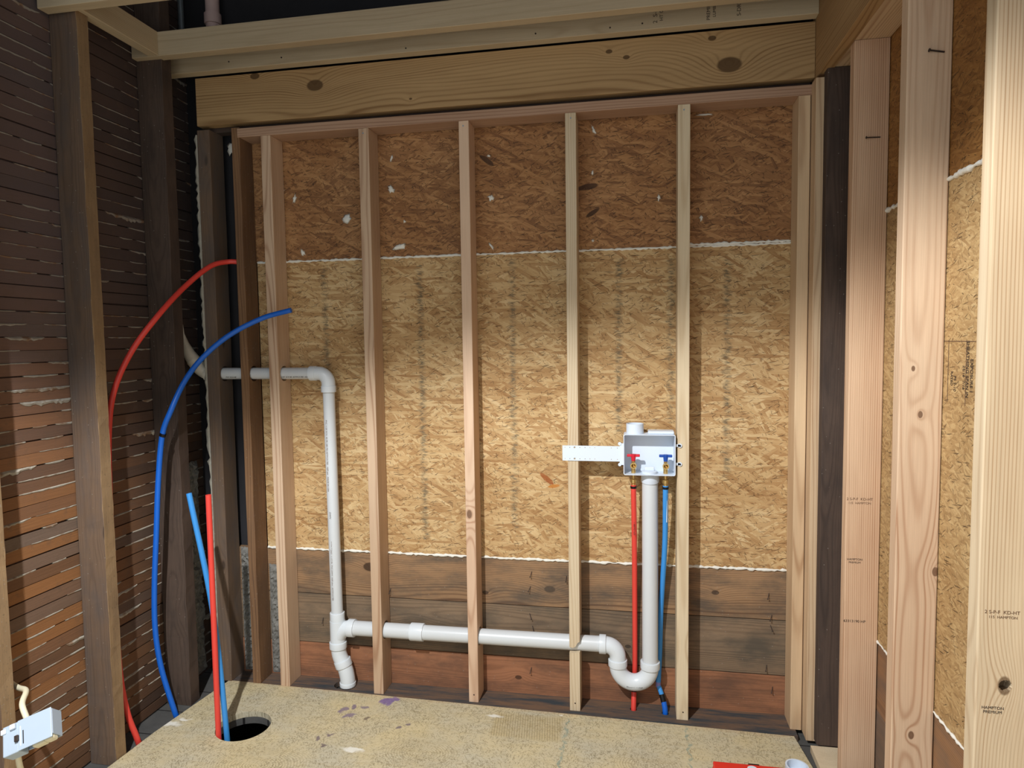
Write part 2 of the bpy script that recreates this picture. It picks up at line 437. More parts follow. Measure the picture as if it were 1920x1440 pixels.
# ------------------------------------------------------------------ setting
def lathmat():
    t = NT('lath'); a = t.n.new('ShaderNodeAttribute'); a.attribute_name = 'rnd'; r = a.outputs['Fac']
    o = t.obj(); x, y, z = t.sep(o)
    rx = t.math('MULTIPLY', r, 40.)
    v = t.comb(rx, t.math('MULTIPLY', y, 7.), t.math('MULTIPLY', z, 260.))
    fb = t.noise(v, 1, 4, .65)
    c = t.ramp(t.math('FRACT', t.math('MULTIPLY', r, 5.7)), [(0, s2l(108,80,58)), (.3, s2l(140,98,62)), (.6, s2l(156,108,64)), (.8, s2l(134,94,62)), (1, s2l(122,104,90))])
    c = t.mix(1., c, t.mix(fb, (.62,.60,.58), (1.15,1.12,1.1)), 'MULTIPLY')
    # upper laths mixed toward a duller grey-brown, along an uneven boundary
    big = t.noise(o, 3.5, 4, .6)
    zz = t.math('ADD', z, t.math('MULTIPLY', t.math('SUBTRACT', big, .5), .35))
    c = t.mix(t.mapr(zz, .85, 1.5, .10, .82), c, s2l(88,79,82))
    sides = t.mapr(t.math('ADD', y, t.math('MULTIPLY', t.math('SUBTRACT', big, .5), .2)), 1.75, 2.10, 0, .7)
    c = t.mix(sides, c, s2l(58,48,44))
    c = t.mix(t.mapr(t.noise(o, 26, 4, .7), .55, .75, 0, .5), c, s2l(92,76,64))
    t.bump(fb, .4, .0015)
    return t.out(c, .75)
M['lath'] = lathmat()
def wall_left():
    bm = bmesh.new(); lay = bm.faces.layers.float.new('rnd') if hasattr(bm.faces.layers, 'float') else None
    rg = random.Random(3); keys = bmesh.new(); thin = bmesh.new()
    def bx(b, x0, x1, y0, y1, z0, z1, j=0.):
        vs = [b.verts.new(P(x, y, z)) for x in (x0, x1) for y, z in ((y0, z0), (y1, z0+j), (y1, z1+j), (y0, z1))]
        fs = [b.faces.new([vs[k] for k in q]) for q in ((0,1,2,3), (7,6,5,4), (0,4,5,1), (1,5,6,2), (2,6,7,3), (3,7,4,0))]
        return fs
    z = -51.9
    # joints of the lath ends fall on the old studs
    ends = [18, 27.6, 42.2, 56.2, 70.8, 85, 95.2]
    while z < 64:
        h = rg.uniform(1.30, 1.42); gap = rg.uniform(.08, .17)
        for y0, y1 in zip(ends, ends[1:]):
            dz = rg.uniform(-.05, .05); xo = rg.uniform(-.03, .03)
            fs = bx(bm, -67.55, -67.2+xo, y0+.02, y1-.02, z+dz, z+dz+h, rg.uniform(-.05, .05))
            rv = rg.random()
            if lay is not None:
                for f in fs: f[lay] = rv
            # plaster squeezed through the gap above this lath
            zk = z+h+gap/2+dz
            yy = y0+.3
            while yy < y1-.5:
                L = rg.uniform(1.5, 9)
                if rg.random() < .72:
                    big = rg.random() < (.13 if z > -30 else .10) 
                    n = max(3, int(L*(3 if big else 1.6))); top = []; bot = []; mid = []
                    amp = rg.uniform(.25, .6) if big else rg.uniform(.05, .16)
                    for k in range(n+1):
                        ya = min(yy+L*k/n, y1-.1); e = max(0, math.sin(math.pi*k/n))**.5
                        dn = amp*e*rg.uniform(.5, 1.25)
                        top.append((ya, zk+gap*.55+rg.uniform(0, .05)))
                        bot.append((ya, zk-gap*.4-dn))
                        mid.append(dn)
                    b = keys
                    A = [b.verts.new(P(-67.3, y_, z_)) for y_, z_ in top]
                    B = [b.verts.new(P(-67.13-.25*min(1, dn*1.5)-(-.35*min(1, dn*1.5)), y_, (z_+zt)/2)) for (y_, z_), (yt, zt), dn in zip(bot, top, mid)]
                    C = [b.verts.new(P(-67.16, y_, z_)) for y_, z_ in bot]
                    D = [b.verts.new(P(-67.4, y_, z_+.03)) for y_, z_ in bot]
                    for k in range(n):
                        for U, V in ((A, B), (B, C), (C, D), (D, A)):
                            b.faces.new((U[k], U[k+1], V[k+1], V[k]))
                yy += L+rg.uniform(.2, 2.5)
        z += h+gap
    bx(bm, -68.4, -67.56, 18, 95.2, -52, 64)
    bmesh.ops.recalc_face_normals(bm, faces=bm.faces[:]); bmesh.ops.recalc_face_normals(keys, faces=keys.faces[:])
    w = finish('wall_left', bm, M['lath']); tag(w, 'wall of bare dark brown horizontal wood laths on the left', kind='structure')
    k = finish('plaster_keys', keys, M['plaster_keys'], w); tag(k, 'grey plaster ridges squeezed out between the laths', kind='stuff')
def pk():
    t = NT('plaster_keys'); o = t.obj(); x, y, z = t.sep(o)
    n = t.noise(o, 60, 4); c = t.mix(n, s2l(120,112,98), s2l(196,190,176))
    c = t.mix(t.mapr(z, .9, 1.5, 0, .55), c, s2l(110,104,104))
    c = t.mix(t.mapr(t.noise(o, 22, 3), .5, .62, 0, .75), c, s2l(120,84,54))
    return t.out(c, .9)
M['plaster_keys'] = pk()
wall_left()

def slab(name, x0, x1, y0, y1, z0, z1, mat, label):
    return block(name, x0, x1, y0, y1, z0, z1, mat, bev=0, label=label, kind='structure')
slab('wall_back', -68.4, 30, 94.7, 95.6, -52.2, 66, 'void', 'dark old sheathing behind the back wall framing')
slab('wall_right', 27.35, 28.3, 20, 94.7, -52.2, 66, 'void', 'dark sheathing behind the right wall framing')
slab('ceiling', -68.4, 28.3, 4, 95.6, 66, 67, 'void', 'dark roof boarding high above the framing')

def holed(name, outline, holes, ztop, th, mat, parent=None):
    bm = bmesh.new(); es = []
    for loop in [outline]+holes:
        vs = [bm.verts.new(P(x, y, ztop)) for x, y in loop]
        es += [bm.edges.new((vs[i], vs[(i+1)%len(vs)])) for i in range(len(vs))]
    bmesh.ops.triangle_fill(bm, use_beauty=True, use_dissolve=False, edges=es)
    for f in bm.faces:
        if f.normal.z < 0: f.normal_flip()
    top = bm.faces[:]
    r = bmesh.ops.extrude_face_region(bm, geom=top)
    for v in [g for g in r['geom'] if isinstance(g, bmesh.types.BMVert)]: v.co.z -= th*I
    bmesh.ops.recalc_face_normals(bm, faces=bm.faces[:])
    return finish(name, bm, mat, parent)
circ = lambda cx, cy, r, n=56, j=0.: [(cx+(r+random.uniform(-j, j))*math.cos(2*math.pi*i/n), cy+(r+random.uniform(-j, j))*math.sin(2*math.pi*i/n)) for i in range(n)]

def floormat():
    t = NT('old_floor'); o = t.obj(); x, y, z = t.sep(o)
    n = t.noise(o, 9, 6, .7); c = t.mix(n, s2l(46,48,50), s2l(104,102,98))
    pl = t.math('LESS_THAN', t.math('FRACT', t.math('DIVIDE', t.math('ADD', y, .01), .14)), .03)
    c = t.mix(pl, c, s2l(24,22,22)); t.bump(t.noise(o, 120, 4), .5, .002)
    return t.out(c, .9)
def plymat():
    t = NT('plywood'); o = t.obj(); x, y, z = t.sep(o)
    big = t.noise(o, 4.5, 5, .6)
    c = t.mix(t.mapr(big, .34, .66), s2l(206,190,150), s2l(192,184,160))
    sw = t.noise(t.mapping(o, sc=(9, 60, 1)), 1, 4, .65)
    c = t.mix(t.mapr(sw, .45, .75, 0, .35), c, s2l(176,156,110))
    for k, a in enumerate((15, -30, 65, -75, 40, 100)):
        m = t.mapping(t.mapping(o, (k*1.3, k*.7, 0), (0, 0, math.radians(a))), sc=(1/.022, 1/.0042, 1))
        m = t.vm('ADD', m, t.vm('SCALE', t.noise(o, 40, 2, col=True), scale=1.6))
        v = t.vor(m, 1, dim='2D'); mk = t.math('MULTIPLY', t.mapr(v['Distance'], .30, .16, 0, 1), t.math('GREATER_THAN', t.sep(v['Color'])[1], .62))
        mk = t.math('MULTIPLY', mk, t.mapr(t.noise(o, 7+k, 2), .4, .6, .15, 1))
        c = t.mix(t.math('MULTIPLY', mk, .62), c, s2l(112,98,66))
    # veneer figure: fine comb lines in a patch near the back edge and swirls further forward
    lin = t.math('POWER', t.math('ADD', t.math('MULTIPLY', t.math('SINE', t.math('MULTIPLY', t.math('ADD', x, t.math('MULTIPLY', y, .12)), 2*math.pi/.0085)), .5), .5), 2.)
    px = t.math('MULTIPLY', t.mapr(t.math('ABSOLUTE', t.math('SUBTRACT', x, -14.2*I)), 4.9*I, 4.3*I), t.mapr(t.math('ABSOLUTE', t.math('SUBTRACT', y, 85.2*I)), 3.1*I, 2.4*I))
    c = t.mix(t.math('MULTIPLY', px, .3), c, s2l(190,164,104))
    c = t.mix(t.math('MULTIPLY', t.math('MULTIPLY', lin, px), .4), c, s2l(112,96,64))
    for cx, cy, rad in ((-45, 72.5, 8), (-26, 78, 6), (2, 80, 5)):
        d = t.vm('LENGTH', t.vm('MULTIPLY', t.vm('SUBTRACT', t.vm('ADD', o, t.vm('SCALE', t.noise(o, 6, 2, col=True), scale=.03)), tuple(P(cx, cy, FLOOR))), (1, 1.5, 0)))
        rg = t.math('POWER', t.math('ADD', t.math('MULTIPLY', t.math('SINE', t.math('MULTIPLY', d, 2*math.pi/.009)), .5), .5), 3.)
        c = t.mix(t.math('MULTIPLY', t.math('MULTIPLY', rg, t.mapr(d, rad*I, rad*.6*I)), .35), c, s2l(128,108,70))
    jn = t.vm('SCALE', t.vm('SUBTRACT', t.noise(o, 30, 3, col=True), (.5,.5,.5)), scale=.05)
    oj = t.vm('ADD', o, jn)
    for sx, sy, r, cc in ((-40.2,85.2,.7,(122,104,128)),(-39.1,86.2,.55,(118,100,124)),(-38.9,83.9,.75,(124,106,128)),(-37.6,86.4,.5,(126,112,126)),(-34.9,88.3,1.0,(112,84,150)),(-34.0,89.2,.6,(112,84,150)),(-36.2,83.7,.35,(112,96,84)),(-31.1,82.4,.42,(112,98,108)),(-29.9,83.1,.36,(112,98,108)),(-39.4,79.4,.36,(112,96,104)),(-40.8,78.3,.5,(112,96,104)),(-39.3,77.2,.42,(104,88,92))):
        d = t.vm('DISTANCE', t.vm('MULTIPLY', oj, (1, 1, 0)), tuple(Vector((sx*I, sy*I, 0))))
        c = t.mix(t.mapr(d, r*I*1.1, r*I*.7, 0, .8), c, s2l(*cc))
    for sx, sy, r in ((-35.3,76.8,.9),(-62.3,78.2,1.2),(-10.1,88.4,.3),(-18.9,87.0,.6),(-60.9,79.6,.6)):
        d = t.vm('DISTANCE', t.vm('MULTIPLY', oj, (.55, 1.4, 0)), tuple(Vector((sx*I*.55, sy*I*1.4, 0))))
        c = t.mix(t.mapr(d, r*I, r*I*.5, 0, .8), c, s2l(236,234,224))
    for ln in (-9.0, 6.6):     # blue-green snapped chalk lines
        d = t.math('ABSOLUTE', t.math('SUBTRACT', t.sep(oj)[0], ln*I))
        c = t.mix(t.math('MULTIPLY', t.mapr(d, .0065, .003, 0, .6), t.mapr(t.noise(o, 40, 2), .42, .55)), c, s2l(120,142,132))
    e = t.mapr(t.math('ADD', t.math('SUBTRACT', y, t.math('MULTIPLY', x, -.0222)), t.math('MULTIPLY', t.noise(o, 20, 4), .05)), 88.2*I+.025, 89.4*I+.025, 0, .55)
    c = t.mix(e, c, s2l(196,164,124))
    t.bump(t.noise(o, 150, 4, .7), .3, .0015)
    return t.out(c, .8)
hole = circ(-52, 79.4, 3.55)
lower = holed('floor', [(-68.4, 4), (28.3, 4), (28.3, 94.7), (-68.4, 94.7)], [circ(-52, 79.4, 3.5), circ(-43.4, 91.75, 1.3, 24), circ(-.25, 91.9, .6, 16), circ(4.05, 91.6, .6, 16)], -52.2, .9, floormat())
tag(lower, 'dark grimy old floor boards around the plywood sheet', kind='structure')
ply = holed('plywood_sheet', [(-61.2, 90.3), (-63.0, 76), (-63.9, 60), (-65.5, 30), (-65.5, 8), (24, 8), (22.6, 60), (21.0, 80.5), (20.1, 88.45)], [hole], -51.4, .76, plymat())
tag(ply, 'pale worn plywood floor sheet with a round hole near its left end', 'plywood sheet')
slab('crawl_box_1', -68.4, 28.3, 4, 94.6, -74.5, -74, 'dirt', 'dark ground far below the hole in the floor')
slab('crawl_box_2', -68.4, -67.6, 4, 94.6, -74, -53.2, 'dirt', 'added light-blocking crawlspace side under the left wall')  # unseen crawlspace sides from here on, added to keep light out below the hole
slab('crawl_box_3', 27.4, 28.3, 4, 94.6, -74, -53.2, 'dirt', 'added light-blocking crawlspace side under the right wall')
slab('crawl_box_4', -68.4, 28.3, 4, 4.8, -74, -53.2, 'dirt', 'added light-blocking crawlspace side toward the viewer')
slab('crawl_box_5', -68.4, 28.3, 94.0, 94.6, -74, -53.2, 'dirt', 'added light-blocking crawlspace side under the back wall')
plate = holed('sole_plate', [(-61.6, 90.45), (20.6, 88.6), (20.6, 93.45), (-61.6, 93.45)], [circ(-43.4, 91.75, 1.2, 24), circ(-.25, 91.75, .5, 16), circ(4.05, 91.4, .5, 16)], -51.42, .76, None)
def platemat():
    t = NT('grimy_plate'); o = t.obj(); n = t.noise(t.mapping(o, sc=(2, 16, 1)), 2, 5, .7)
    c = t.mix(t.mapr(n, .38, .6), s2l(58,64,68), s2l(112,88,70)); t.bump(t.noise(o, 70, 4), .4, .002)
    return t.out(c, .8)
plate.data.materials.clear(); plate.data.materials.append(platemat())
tag(plate, 'long grimy grey bottom plate lying flat under the back wall studs', 'wall plate')

# ------------------------------------------------------------------ back wall sheathing
def panel(name, x0, x1, z0, z1, ysurf, mat, label, rot='back', th=.45):
    """sheet whose local XY is its face; back faces -Y, right faces -X"""
    if rot == 'back': w, h = x1-x0, z1-z0; m = Matrix(((1,0,0),(0,0,-1),(0,1,0))).to_4x4(); m.translation = P((x0+x1)/2, ysurf+th/2, (z0+z1)/2)
    else: w, h = x1-x0, z1-z0; m = Matrix(((0,0,-1),(-1,0,0),(0,1,0))).to_4x4(); m.translation = P(ysurf+th/2, (x0+x1)/2, (z0+z1)/2)
    bm = boxbm(0, w, 0, h, 0, th, .02)
    return tag(finish(name, bm, mat, mw=m), label, 'board panel')
gold = [(0, s2l(112,78,48)), (.16, s2l(158,118,74)), (.42, s2l(188,153,106)), (.68, s2l(208,179,132)), (1, s2l(228,206,164))]
brown = [(0, s2l(74,52,36)), (.2, s2l(122,86,56)), (.45, s2l(158,114,74)), (.75, s2l(180,136,90)), (1, s2l(204,164,118))]
xm = (-55.8+20.3)/2; zl = (-31.3+12.2)/2
sm = [((x-xm)*I, (z0-zl)*I, (z1-zl)*I, .016, .8) for x, z0, z1 in ((-45.1,-5,11),(-30.4,-29,11),(-16.9,-27,11.6),(-2.1,-13,11),(4.8,-11.5,10.8),(12.1,-19,10.4))]
lowp = panel('strand_board', -55.8, 20.3, -31.3, 12.0, 93.5, osb('osb_gold', gold, .3, smudges=sm, dark=.2, rust=(((-12.3-xm)*I, (-19.6-zl)*I, .035, 40, s2l(150,78,28)), ((-11.3-xm)*I, (-20.6-zl)*I, .024, -10, s2l(186,116,40)))),
    'large golden strand board sheet on the back wall, its lower half below the white seam')
upp = panel('strand_board', -57.2, 20.3, 12.15, 31.0, 93.5, osb('osb_brown', brown, 1.7, dark=.45, small=1., rust=(((-19.6-xm)*I, (25-21.5)*I, .035, 38, s2l(58,38,26)), ((-5.6-xm)*I, (20.6-21.5)*I, .04, -8, s2l(64,42,30)), ((-4.9-xm)*I, (17.1-21.5)*I, .03, -30, s2l(58,38,26)))),
    'brown strand board sheet across the top of the back wall, above the white seam')
def bead(name, pts, r, parent, seed, mat='foam', flat=.4, n=10, step=.35):
    rg = random.Random(seed); path = []; rad = []
    for a, b in zip(pts, pts[1:]):
        a, b = Vector(a), Vector(b); k = max(2, int((b-a).length/step))
        for i in range(k):
            p = a.lerp(b, i/k); path.append(p+Vector((0, 0, rg.uniform(-.06, .06)))); rad.append(r*rg.uniform(.45, 1.5))
    path.append(Vector(pts[-1])); rad.append(r*.4)
    return tube(name, path, rad, mat, parent, n)
bead('sealant_bead', [(-55.7,93.48,12.1), (-20,93.48,12.15), (20.2,93.48,12.1)], .15, lowp, 5)
bead('sealant_bead', [(6,93.46,12.35), (20,93.47,12.4)], .18, lowp, 15)
bead('sealant_bead', [(-55.7,93.45,-31.35), (-20,93.45,-31.4), (20.2,93.45,-31.35)], .17, lowp, 6)
def blob(parent, p, w, h, seed, ang=0):
    rg = random.Random(seed); bm = bmesh.new(); n = 16; c = bm.verts.new((0, -.14*I, 0)); ring = []
    for i in range(n):
        th = 2*math.pi*i/n; q = rg.uniform(.45, 1.15); u, v = w/2*q*math.cos(th), h/2*q*math.sin(th)
        ca, sa = math.cos(math.radians(ang)), math.sin(math.radians(ang)); ring.append(bm.verts.new(((u*ca-v*sa)*I, 0, (u*sa+v*ca)*I)))
    mid = [bm.verts.new((v.co.x*.5, -rg.uniform(.05, .16)*I, v.co.z*.5)) for v in ring]
    for i in range(n):
        j = (i+1) % n; bm.faces.new((ring[i], ring[j], mid[j], mid[i])); bm.faces.new((mid[i], mid[j], c))
    bm.faces.new(ring[::-1]); bmesh.ops.recalc_face_normals(bm, faces=bm.faces[:])
    return finish('sealant_blob', bm, M['foam'], parent, loc=P(p[0], 93.49, p[1]), smooth=True)
for i, (x, z, w, h, a) in enumerate(((-49.4,21.3,.7,1.6,-15),(-41.2,18.0,1.9,1.5,0),(-34.4,21.8,1.4,1.5,0),(-34.2,26.2,.6,1.1,-20),(-33.4,13.7,2.6,1.2,0),(-20,25.7,.8,.5,0),(-19.8,19.9,1.1,1.0,0),(-19.9,13.3,.5,1.5,35),(-5.4,28.2,.5,1.6,25),(-5.6,22.6,.5,.8,0),(3.2,18.8,.6,1.0,0),(9.2,29.2,2.4,.35,0),(-5.6,13.4,.5,.5,0),(8.7,15.8,.6,.9,0),(-48.4,13.4,.8,1.2,30),(-51.3,22.6,.9,.35,-10),(-32.5,17.2,.5,.5,0))):
    blob(upp, (x, z), w, h, i+40, a)
timber('sheathing_board', -61.8, 20.4, 93.5, 94.5, -38.25, -31.55, wood('plank_brown', s2l(156,122,90), s2l(88,60,42), ramt=.8, ring=.0062, grime=.85, grime_col=s2l(84,74,64), seed=.3, gen_knots=False, pith=(.09,.05), knots=((.02,.22,.022),(-.03,-.47,.03),(.0,.80,.014),(.045,-.02,.013),(-.06,-.62,.018))), 'x', 'brown horizontal wall board directly under the strand board on the back wall', 'wall board', cham=.05)
timber('sheathing_board', -61.8, 20.4, 93.5, 94.5, -45.95, -38.35, wood('plank_grey', s2l(136,114,90), s2l(74,60,48), ramt=.7, ring=.005, grime=.85, grime_col=s2l(80,74,64), seed=.55, gen_knots=False, knots=((.01,-.3,.02),(.03,.5,.012))), 'x', 'greyish horizontal wall board behind the long white drain pipe, middle of three', 'wall board', cham=.05)
timber('sheathing_board', -61.8, 20.4, 93.5, 94.5, -52.1, -46.05, wood('plank_red', s2l(160,110,78), s2l(100,66,46), ramt=.6, ring=.006, grime=.8, grime_col=s2l(92,68,54), seed=.85, gen_knots=False, knots=((.0,.1,.014),)), 'x', 'reddish brown horizontal wall board nearest the floor on the back wall', 'wall board', cham=.05)

bds = [o for o in bpy.data.objects if o.name.startswith('sheathing_board')]
rg = random.Random(4)
for b_i, pts in ((0, ((-14.6,-33.2),(-14.8,-35.4),(-9.6,-33.6),(17.8,-34.6),(18.2,-37.6),(-36,-36.8))), (1, ((-15.0,-39.4),(-14.6,-41.2),(18.0,-39.0),(17.6,-44.6),(-47,-42.0))), (2, ((-14.8,-47.4),(18.4,-47.6)))):
    for nx_, nz_ in pts: nail(bds[b_i], (nx_, 93.5, nz_), (rg.uniform(-.5,.5),-.7,-.9), .9, .045)

# ------------------------------------------------------------------ new studs of the back wall
ZB, ZT = -51.38, 29.55
hup = lambda x, r=1.12: ((x, 91.6, -4.45), r, 4, 'x')
hlo = lambda x, r=1.3: ((x, 91.5, -42.3), r, 4, 'x')
st = []
st.append(timber('wall_stud', -52.5, -51.0, 90, 93.45, ZB, ZT, 'fir_pink', label='leftmost new stud of the back wall, pierced by the upper white pipe', cat='stud', cuts=[hup(-51.7)], cham=.09))
st.append(timber('wall_stud', -37.7, -36.2, 90, 93.45, ZB, ZT, 'fir_pink', label='new back wall stud just right of the tall white vertical pipe', cat='stud', cuts=[hlo(-37)], cham=.09))
st.append(timber('wall_stud', -23.35, -21.95, 90, 93.45, ZB, ZT, wood('fir_knot', s2l(216,186,158), s2l(160,114,84), ramt=.7, seed=.44, knots=((-.004,(-24.2+10.9)*I,.017),), gen_knots=True), label='middle new stud of the back wall, with a dark knot at its lower half', cat='stud', cuts=[hlo(-22.6)], cham=.09))
rag = [(-9.4,-42.3), (-8.9,-42.35), (-8.5,-42.45), (-8.1,-42.25), (-7.8,-41.7), (-7.2,-41.3), (-7.2,-42.9), (-8.2,-43.15), (-9.4,-43.2)]
st.append(timber('wall_stud', -8.95, -7.5, 90, 93.45, ZB, ZT, 'fir_pale', label='new stud carrying the white bracket strap of the outlet box, chipped at the drain pipe', cat='stud', cuts=[hlo(-8.2, 1.2), ('poly', rag, 89, 91)], cham=.09))
st.append(timber('wall_stud', 5.45, 7.0, 90, 93.45, ZB, ZT, 'fir_pale', label='new stud just right of the white washing machine outlet box', cat='stud', cham=.09))
st.append(timber('wall_stud', 19.95, 21.35, 90, 93.45, ZB, ZT, 'fir_stripe', label='striped end stud of the back wall, under the right end of the top plate', cat='stud', cham=.09))
st.append(timber('wall_stud', 21.45, 22.75, 88.05, 91.6, ZB-.2, 30.9, 'fir_stripe', label='narrow striped stud between the end stud and the dark corner post', cat='stud', cham=.09))
timber('top_plate', -56.1, 21.7, 90, 93.42, 29.58, 30.85, 'fir_red', 'x', 'reddish top plate lying across the heads of the back wall studs', 'wall plate', cham=.07)
for s, x in ((st[1],-37), (st[2],-22.7), (st[3],-8.2), (st[4],6.2)):
    nail(s, (x, 90.2, 28.9), (0,-1,0), .24, .05, 'galv')
for s, x in ((st[2],-22.6), (st[3],-8.2), (st[4],6.3)):
    nail(s, (x, 90.2, -50.3), (0,-1,0), .24, .045)
# header over the back wall and ceiling framing
hx = (-62.4+21.75)/2; hz = (31.6+38.3)/2
def hk(x, z, r): return (-(z-hz)*I, (x-hx)*I, r)
hm = wood('header_timber', s2l(182,150,106), s2l(122,88,52), ring=.0068, ramt=.85, seed=.2, pith=(.10,.085), warp=.03, gen_knots=False,
          knots=(hk(-43.9,35.9,.034), hk(-3.2,36.9,.012), hk(11.7,34.0,.042), hk(9.6,37.4,.014), hk(-30,33,.006), hk(-53,37.9,.02), hk(-1,36.0,.012)))
timber('header_beam', -62.4, 21.75, 90, 91.5, 31.6, 38.3, hm, 'x', 'wide knotty yellow pine header beam above the back wall', 'beam', cham=.05)
hm2 = wood('header_timber_side', s2l(184,150,104), s2l(124,88,50), ring=.0068, ramt=.8, seed=.7, pith=(.02,.07), warp=.035, gen_knots=False)
timber('header_beam', 21.8, 23.15, 38, 91.5, 31.4, 40.6, hm2, 'y', 'yellow pine header beam running along the top of the right wall', 'beam', cham=.05)
b2 = timber('ledger_board', -66.1, 21.75, 88.5, 90, 38.55, 42.2, 'spruce', 'x', 'pale ledger board resting on top of the header beam, under the front board', 'board', cham=.07)
b1 = timber('ceiling_board', -66.9, 21.75, 83, 84.5, 38.75, 41.9, 'spruce', 'x', 'pale board across the ceiling in front of the ledger board, meeting the joist end', 'board', cham=.07)
j1 = timber('ceiling_joist', -64.4, -62.85, 69.75, 82.95, 38.8, 41.9, 'spruce', 'y', 'pale ceiling joist running toward the viewer at upper left', 'joist', cham=.07)
timber('ceiling_board', -66.8, 21.75, 68.2, 69.7, 38.4, 41.9, 'spruce', 'x', 'pale board at the very top left corner, crossing the near end of the joist', 'board', cham=.07)
for (x, z, s, sz) in ((2.6, 40.35, '2  S-P-F', .62), (3.35, 40.35, 'HT 005', .5), (9.0, 40.2, 'PREMIUM', .5), (9.7, 40.2, 'LUMBER', .42), (12.6, 40.3, 'S-DRY 2', .55)):
    text('stamp', s, sz*1.2, (x, 88.49, z), (0,0,1), (-1,0,0), 'ink', b2)
for x in (-56, -48, -30, -12.5, -3, 1): nail(b2, (x, 88.7, 39.3+.25*math.sin(x*3)), (0,-1,0), .24, .05)
timber('gap_backing_beam', -62.4, 21.7, 91.7, 93.4, 31.0, 34.5, 'old_dark', 'x', 'dark old timber above the corner studs, carried on to darken the gap under the header beam', 'beam', rough=.05)  # runs on past the corner studs only to paint the header gap dark
# old corner studs of the back wall
d1 = timber('old_stud', -62.6, -60.6, 90.1, 93.45, ZB, 31.0, 'old', label='rough dark old stud in the left corner of the back wall, nearest the lath wall', cat='stud', rough=.08, seed=5, cuts=[((-61.6,91.6,-4.45),1.12,4,'x')])
d2 = timber('old_stud', -57.1, -55.85, 90.1, 93.45, ZB, 31.0, 'old_warm', label='narrow warm brown old stud just left of the first new stud', cat='stud', rough=.05, seed=6, cuts=[((-56.4,91.6,-4.45),1.15,4,'x'), ((-56.8,91.0,12.0),.5,1.6,'x')])
rg = random.Random(8)
bm = bmesh.new(); rows = []
for k in range(130):
    z = -47 + k*.6; w = rg.uniform(.25, .75)
    rows.append([bm.verts.new(P(-62.6-w, 90.3, z)), bm.verts.new(P(-62.6-w*.4, 90.1-rg.uniform(0,.2), z)), bm.verts.new(P(-62.55, 90.25, z)), bm.verts.new(P(-62.55, 90.42, z)), bm.verts.new(P(-62.6-w, 90.42, z))])
for a, b in zip(rows, rows[1:]):
    for i in range(5): bm.faces.new((a[i], a[(i+1)%5], b[(i+1)%5], b[i]))
bm.faces.new(rows[0]); bm.faces.new(rows[-1]); bmesh.ops.recalc_face_normals(bm, faces=bm.faces[:])
tag(finish('plaster_edge', bm, M['plaster'], d1), 'jagged strip of grey plaster along the stud edge')
def lump(name, x0, x1, z0, z1, y, amp, mat, label, cat, seed, nx=14, nz=60, flip=False, parent=None):
    rg = random.Random(seed); bm = bmesh.new(); g = []
    for k in range(nz+1):
        row = []
        for i in range(nx+1):
            e = min(1, i/2, (nx-i)/2, k/2, (nz-k)/2)
            a = e*amp*rg.uniform(.15, 1)
            x, z = x0+(x1-x0)*i/nx, z0+(z1-z0)*k/nz+rg.uniform(-.1, .1)
            row.append(bm.verts.new(P(y+a, x, z) if flip else P(x, y-a, z)))
        g.append(row)
    for a, b in zip(g, g[1:]):
        for i in range(nx): bm.faces.new((a[i], a[i+1], b[i+1], b[i]))
    r = bmesh.ops.extrude_face_region(bm, geom=bm.faces[:])
    for v in [q for q in r['geom'] if isinstance(q, bmesh.types.BMVert)]:
        if flip: v.co.x = P(y-.02, 0, 0).x
        else: v.co.y = P(0, y+.02, 0).y
    bmesh.ops.recalc_face_normals(bm, faces=bm.faces[:])
    return tag(finish(name, bm, M[mat], parent, smooth=False), label, cat)
lump('mortar_mass', -60.4, -57.2, -51.2, -31.5, 93.45, .75, 'mortar', 'rough grey mortar in the slot between the two old corner studs', 'mortar', 21)
lump('mortar_mass', -55.7, -52.6, -51.2, -34, 93.45, .4, 'mortar', 'grey mortar crumbs left of the first new stud, behind the warm brown stud', 'mortar', 23, nz=50)
lump('mortar_mass', 88.2, 93, -51.5, -18, -67.1, .9, 'mortar', 'grey mortar bulging on the lath wall in the dark left corner', 'mortar', 22, flip=True, nz=80)
blob(upp, (-59.3, 29.2), 1.8, 2.4, 77)

# ------------------------------------------------------------------ left wall studs
edge_faces(timber('old_stud', -67.1, -63.3, 55.4, 57.0, -52.15, 60, 'old', label='old rough stud at the left picture edge, behind the grey electrical box', cat='stud', rough=.09, seed=11, segs=90), 'old_edge')
edge_faces(timber('old_stud', -67.1, -63.4, 70.0, 71.7, -52.15, 60, 'old', label='old lath wall stud with a pale ragged edge, left of the red pipe arc', cat='stud', rough=.11, seed=12, segs=90), 'old_edge')
timber('old_stud', -67.1, -63.2, 84.0, 86.0, -52.15, 60, 'old_dark', label='old dark stud on the lath wall, behind the big blue pipe arc', cat='stud', rough=.12, seed=13, segs=90)

# ------------------------------------------------------------------ right wall
rp = [(0, s2l(112,84,54)), (.16, s2l(154,122,80)), (.45, s2l(180,148,102)), (.7, s2l(198,168,120)), (1, s2l(214,190,144))]
rlow = panel('strand_board', 26, 94.6, -34.3, 13.3, 26.8, osb('osb_right', rp, 2.9, dark=.25, small=.45), 'pale strand board sheet on the right wall, below the slanting white seam', 'right')
rup = panel('strand_board', 26, 94.6, 13.45, 60, 26.8, osb('osb_right_up', [(0, s2l(92,60,30)), (.2, s2l(134,92,46)), (.6, s2l(162,116,62)), (1, s2l(186,144,86))], 4.1, dark=.3, small=.6), 'dark brown strand board sheet at the top of the right wall, above the slanting seam', 'right')
bead('sealant_bead', [(26.75,26,13.35), (26.75,60,13.4), (26.75,94,13.4)], .22, rlow, 33)
bead('sealant_bead', [(26.75,26,-34.35), (26.75,60,-34.35), (26.75,94,-34.35)], .12, rlow, 34)
